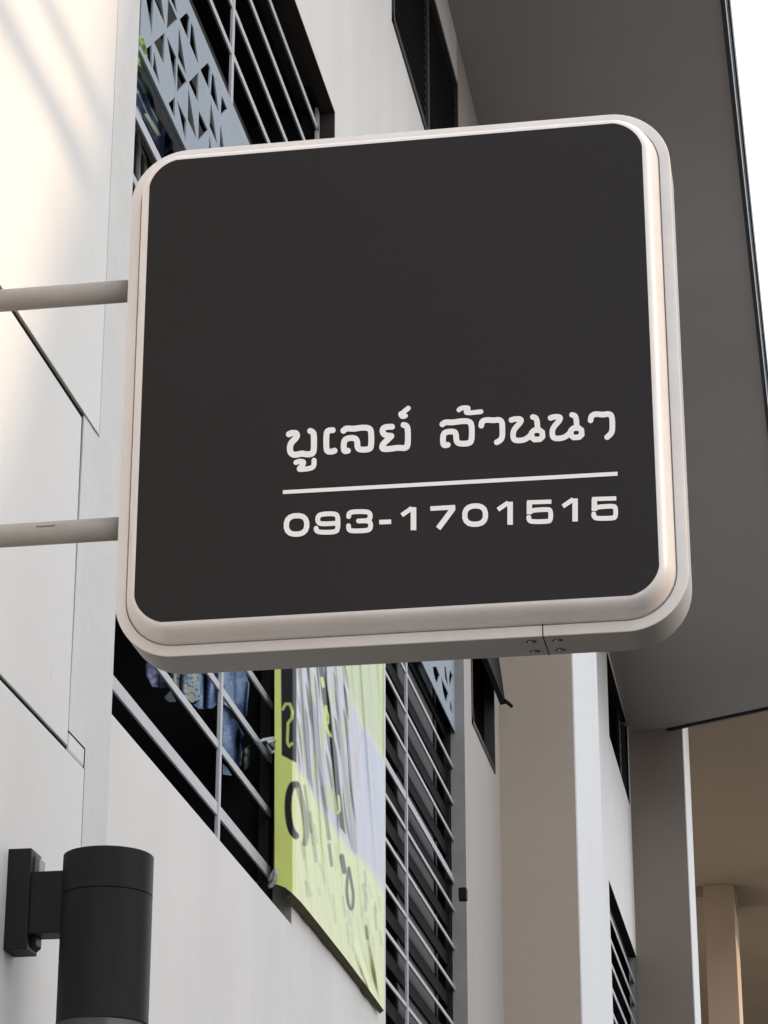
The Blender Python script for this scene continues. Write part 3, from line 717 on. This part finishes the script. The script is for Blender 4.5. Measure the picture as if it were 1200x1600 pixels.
# blurred lower lines of print
rs = np.random.RandomState(5)
for k in range(46):
    x_ = rs.uniform(470, 594); y_ = rs.uniform(max(1235 + (x_ - 470) * 1.25, 1250), 1375 + (x_ - 470) * 1.05); L_ = rs.uniform(8, 34)
    C_ = blend(C_, soft(stroke_sdf(PXg, PYg, [(x_, y_), (x_ + L_ * .12 + rs.uniform(-1, 1), y_ + L_)], rs.uniform(.5, 1.6)), 1.2) * rs.uniform(.12, .5), (.16, .17, .20))
# black numerals and small print on the lime field
for path, r_, k in (([(463, 1226), (456, 1226), (450, 1245), (450, 1275), (455, 1298), (462, 1306)], 4.2, 1), ([(466, 1230), (474, 1262), (480, 1300), (476, 1318)], 3.4, .6),
                    ([(476, 1228), (486, 1300)], 1.7, .5), ([(484, 1270), (494, 1345)], 2.2, .4), ([(503, 1230), (514, 1310)], 2.2, .6), ([(514, 1320), (518, 1352)], 2.0, .6),
                    ([(534, 1338), (538, 1362)], 3.0, .9), ([(545, 1356), (541, 1388), (544, 1414), (550, 1424), (553, 1402), (548, 1372), (545, 1356)], 1.8, .9),
                    ([(568, 1382), (572, 1405), (571, 1422)], 2.2, .35), ([(572, 1448), (574, 1466)], 2.0, .65), ([(585, 1418), (588, 1452)], 1.6, .3),
                    ([(478, 1378), (486, 1400)], 2.0, .18), ([(520, 1400), (524, 1440)], 2.0, .16), ([(500, 1350), (508, 1378)], 2.0, .16)):
    C_ = blend(C_, soft(stroke_sdf(PXg, PYg, chaikin(path, 2), r_ * 1.3), .8) * k, BLK)
C_ = blend(C_, np.clip((PXg - 597.2) / .8, 0, 1) * np.clip((1190 - PYg) / 20, 0, 1), (.42, .50, .08))
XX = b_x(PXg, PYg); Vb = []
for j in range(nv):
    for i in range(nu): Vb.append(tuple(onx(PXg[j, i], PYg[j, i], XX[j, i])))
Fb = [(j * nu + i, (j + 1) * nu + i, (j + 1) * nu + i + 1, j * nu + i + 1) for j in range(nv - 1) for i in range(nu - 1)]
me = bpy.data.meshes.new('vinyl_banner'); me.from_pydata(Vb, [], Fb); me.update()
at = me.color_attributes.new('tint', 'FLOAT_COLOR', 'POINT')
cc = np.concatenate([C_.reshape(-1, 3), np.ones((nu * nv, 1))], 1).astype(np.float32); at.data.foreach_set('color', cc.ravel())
me.polygons.foreach_set('use_smooth', [True] * len(me.polygons))
pc = onx(520, 1300, WX + .03)
ban = empty('vinyl_banner', pc, 'wrinkled lime green vinyl banner with black print tied between the barred windows', 'banner')
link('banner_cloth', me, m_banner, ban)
hb = MB(); a_ = [Vb[(nv - 1) * nu + i] for i in range(28, nu)]
for p, q in zip(a_, a_[1:]):
    hb.poly([p, q, (WX + .010, q[1] + .004, q[2] - .013), (WX + .010, p[1] + .004, p[2] - .013)])
hb.build('hem', m_hem, ban, fix=False)  # dark ribbon added for the shade under the banner's lower edge

# ================================================================== laundry and cords
def cloth(name, poly_px, x, label, colfn, m=m_print_cloth, amp=.02, freq=24, seed=0, cat='laundry', h=.6, group=None):
    sm = poly_px
    xs_ = [p[0] for p in sm]; ys_ = [p[1] for p in sm]
    A, _, Fc = march(lambda X, Y: inside_poly(X, Y, sm), min(xs_) - 1, min(ys_) - 1, max(xs_) + 1, max(ys_) + 1, h, lambda a, b: (a, b, 0), fine=True)
    V3 = []; cl = []
    for a, b in A:
        p = onx(a, b, x)
        n_ = mnoise.noise(Vector((p[1] * 3, p[2] * 1.2, seed)))
        d = amp * (math.sin(p[1] * freq + 6 * n_ + p[2] * 3 + seed) + .6 * math.sin(p[1] * freq * 1.9 - p[2] * 5 + 9 * n_) + 1.2 * mnoise.noise(Vector((p[1] * 9, p[2] * 5, seed + 3))))
        q = onx(a, b, x + d); V3.append(tuple(q)); cl.append((*colfn(a, b, seed), 1))
    me = bpy.data.meshes.new(name); me.from_pydata(V3, [], Fc); me.update()
    at = me.color_attributes.new('tint', 'FLOAT_COLOR', 'POINT'); at.data.foreach_set('color', np.array(cl, np.float32).ravel())
    me.polygons.foreach_set('use_smooth', [True] * len(me.polygons))
    o = link(name, me, m, None)
    md = o.modifiers.new('thickness', 'SOLIDIFY'); md.thickness = .004
    return tag(o, label, cat, group)
def nz(a, b, s_, k): return mnoise.noise(Vector((a * k, b * k, s_)))
def lerp3(a, b, t): t = max(0, min(1, t)); return tuple(a[i] * (1 - t) + b[i] * t for i in range(3))
def c_denim(a, b, s_): return lerp3((.10, .16, .32), (.33, .45, .66), .5 + 1.3 * nz(a, b * .5, s_, .07) + .5 * nz(a, b, s_, .3))
def c_purple(a, b, s_): return lerp3((.08, .08, .16), (.22, .26, .42), .45 + 1.2 * nz(a, b, s_, .15))
def c_floral(a, b, s_):
    t = nz(a, b, s_, .16) + .5 * nz(a, b, s_ + 2, .42); g = .85 + .3 * nz(a, b, s_, .6)
    return lerp3(lerp3((.15 * g, .23 * g, .42 * g), (.42, .50, .58), (t + .3) * 4), (.52 * g, .58 * g, .38 * g), (t + .02) * 7)
def c_pale(a, b, s_): return (.55, .62, .68)
def c_moss(a, b, s_): return lerp3((.05, .07, .05), (.30, .32, .24), .4 + 1.5 * nz(a, b, s_, .14))
def c_greenleaf(a, b, s_): return lerp3((.06, .15, .03), (.36, .52, .14), .5 + 1.6 * nz(a, b * .5, s_, .2))
def c_navy(a, b, s_):
    t = math.sin((a - .42 * b) * .55 + 2.5 * nz(a, b, s_, .03)); k = nz(a, b, s_ + 5, .035)
    base = lerp3((.012, .016, .045), (.03, .04, .10), .5 + nz(a, b, s_, .1))
    if b < 146: return lerp3((.05, .12, .05) if a > 219 else base, (.30, .36, .42), (t - .1) * 1.6 + k)
    if 178 < b < 212 and abs((a - 234) - (b - 190) * .62) < 3.2: return (.30, .38, .24)
    return lerp3(base, (.34, .40, .46), (t - .75) * 3) if b < 190 else base
def c_sage(a, b, s_): return lerp3((.12, .14, .13), (.38, .42, .38), .5 + 1.2 * math.sin(a * .7))
q6 = lambda L: [(225 + a / 5.714, 1040 + b / 5.714) for a, b in L]
q7 = lambda L: [(205 + a / 7.27, 30 + b / 7.27) for a, b in L]
gl = 'washing hung in the barred windows'
cloth('laundry_cloth', q6([(20, -20), (120, -20), (165, 120), (195, 195), (150, 202), (65, 187), (28, 110)]), WX - .22, 'dark purple-blue garment hem hanging leftmost in the lower barred window', c_purple, seed=1, group=gl)
cloth('laundry_cloth', q6([(185, 288), (230, 228), (278, 322), (220, 325)]), WX - .24, 'small pale blue scrap of cloth below the purple garment', c_pale, seed=2, amp=.006, group=gl)
cloth('laundry_shirt', q6([(205, -40), (460, -40), (475, 90), (497, 300), (420, 332), (330, 262), (280, 190)]), WX - .17, 'pale green and blue floral printed shirt behind the bars under the sign', c_floral, seed=3, group=gl)
cloth('laundry_shorts', q6([(462, -40), (705, -40), (692, 220), (645, 345), (600, 384), (480, 388), (438, 352), (497, 302)]), WX - .19, 'folded blue denim shorts beside the floral shirt', c_denim, seed=4, group=gl)
cloth('laundry_shirt', q6([(690, -60), (880, -60), (905, 80), (942, 160), (918, 450), (880, 472), (690, 330)]), WX - .16, 'light blue denim shirt, rightmost under the sign', c_denim, seed=7.5, amp=.012, freq=16, group=gl)
cloth('laundry_trousers', q6([(697, 340), (760, 395), (800, 470), (842, 520), (888, 612), (862, 690), (874, 790), (850, 930), (760, 850), (697, 720)]), WX - .20, 'long ragged pale blue jeans leg hanging below the denim shirt', c_denim, seed=9, amp=.016, group=gl)
cloth('laundry_cloth', q6([(868, 762), (958, 698), (988, 740), (962, 842), (890, 955), (855, 892)]), WX - .18, 'mottled olive cloth corner beside the jeans', c_moss, seed=11, amp=.01, group=gl)
cloth('laundry_cloth', q6([(695, 878), (728, 905), (778, 985), (700, 972)]), WX - .20, 'small light blue cloth tip under the jeans leg', c_denim, seed=12, amp=.006, group=gl)
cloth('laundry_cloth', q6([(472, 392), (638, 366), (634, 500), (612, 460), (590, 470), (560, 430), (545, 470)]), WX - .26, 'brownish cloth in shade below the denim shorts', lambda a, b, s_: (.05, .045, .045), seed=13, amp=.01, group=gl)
cloth('laundry_cloth', q7([(62, 172), (130, 225), (166, 330), (174, 440), (152, 565), (112, 565), (55, 512), (30, 200)]), WX - .05, 'leaf green cloth bunched at the top beside the pier', c_greenleaf, seed=21, amp=.012, group=gl)
cloth('laundry_cloth', q7([(20, 560), (112, 630), (172, 735), (232, 880), (272, 1090), (425, 1300), (472, 1420), (430, 1495), (350, 1560), (290, 1470), (150, 1170), (60, 1060), (10, 960)]), WX - .11, 'navy garment with pale stripes hanging over the upper rail', c_navy, m=m_navy, seed=22, amp=.018, freq=20, group=gl)
cloth('laundry_cloth', q7([(0, 1210), (50, 1240), (80, 1330), (110, 1480), (140, 1500), (175, 1600), (190, 1900), (0, 1900)]), WX - .2, 'sage grey cloth below the rail at the sign corner', c_sage, seed=23, amp=.012, group=gl)
def P3(px, py, x): return onx(px, py, x)
X_ = WX - .045
tag(MB().tube([P3(403, 1160, X_), P3(412, 1156, X_ + .01), P3(429, 1153, X_), P3(429, 1157, X_ + .01), P3(416, 1160, X_ + .02), P3(419, 1168, X_), P3(424, 1176, X_ + .01), P3(430, 1172, X_), P3(425, 1163, X_ + .01), P3(420, 1160, X_)], .0065, 8).build('cord', m_rope, None),
    'grey twisted cord looped on the rail near the banner edge', 'cord')
tag(MB().tube([P3(421, 1376, X_), P3(426, 1366, X_ + .01), P3(430, 1360, X_ + .02), P3(431, 1368, X_ + .03), P3(428, 1378, X_ + .02), P3(424, 1384, X_ + .01), P3(420, 1386, X_)], .008, 8).build('cord', m_rope, None),
    'white cord tying the lower left corner of the green banner', 'cord')

# ================================================================== unseen shade casters across the alley (out of frame), shaped to leave one sun patch
ty, tz = math.tan(SUN_A), math.tan(SUN_E) / math.cos(SUN_A)
def cast(y, z, xb): return (y + (xb - WX) * ty, z + (xb - WX) * tz)
a = onx(150, 120, WX); b = onx(-10, 640, WX)
k_ = (a[2] - b[2]) / (a[1] - b[1])
xb = 18.0
P = [cast(y, z, xb) for y, z in ((3.0, a[2] + k_ * (3.0 - a[1])), (a[1], a[2]), (a[1] + 1.1, a[2] + k_ * 2.4), (a[1] + 1.7, CZ + 9.6), (33.5, CZ + 9.6))]
P = [(P[0][0], max(P[0][1], 3))] + P[1:]
outl = [(-14, 0), (-14, P[0][1]), *P, (P[-1][0], 0)]
opp = empty('opposite_building', (xb, 10, 0), 'plain rendered building across the alley whose sloping gable shades the white facade', 'building')
MB().prism([(xb, y, z) for y, z in outl], (7, 0, 0)).build('wall', m_opp, opp)
# unseen cables along the alley, added and sized for shadow streaks on the wall
xc = 4.0
for i, (px, py, r_) in enumerate(((0, 40, .062), (95, 70, .046))):
    v = onx(px, py, WX); y_, z_ = cast(v[1], v[2], xc)
    pts = [(xc, yy_, z_ + .0006 * (yy_ - y_) ** 2) for yy_ in np.linspace(-25, 40, 24)]
    tag(MB().tube(pts, r_, 8).build('utility_cable', m_cable, None), ['lower thick black bundle of utility cables strung along the alley', 'upper black utility cable strung along the alley'][i], 'cable', 'utility cables')
print('objects', len(bpy.data.objects), 'polys', sum(len(m.polygons) for m in bpy.data.meshes))
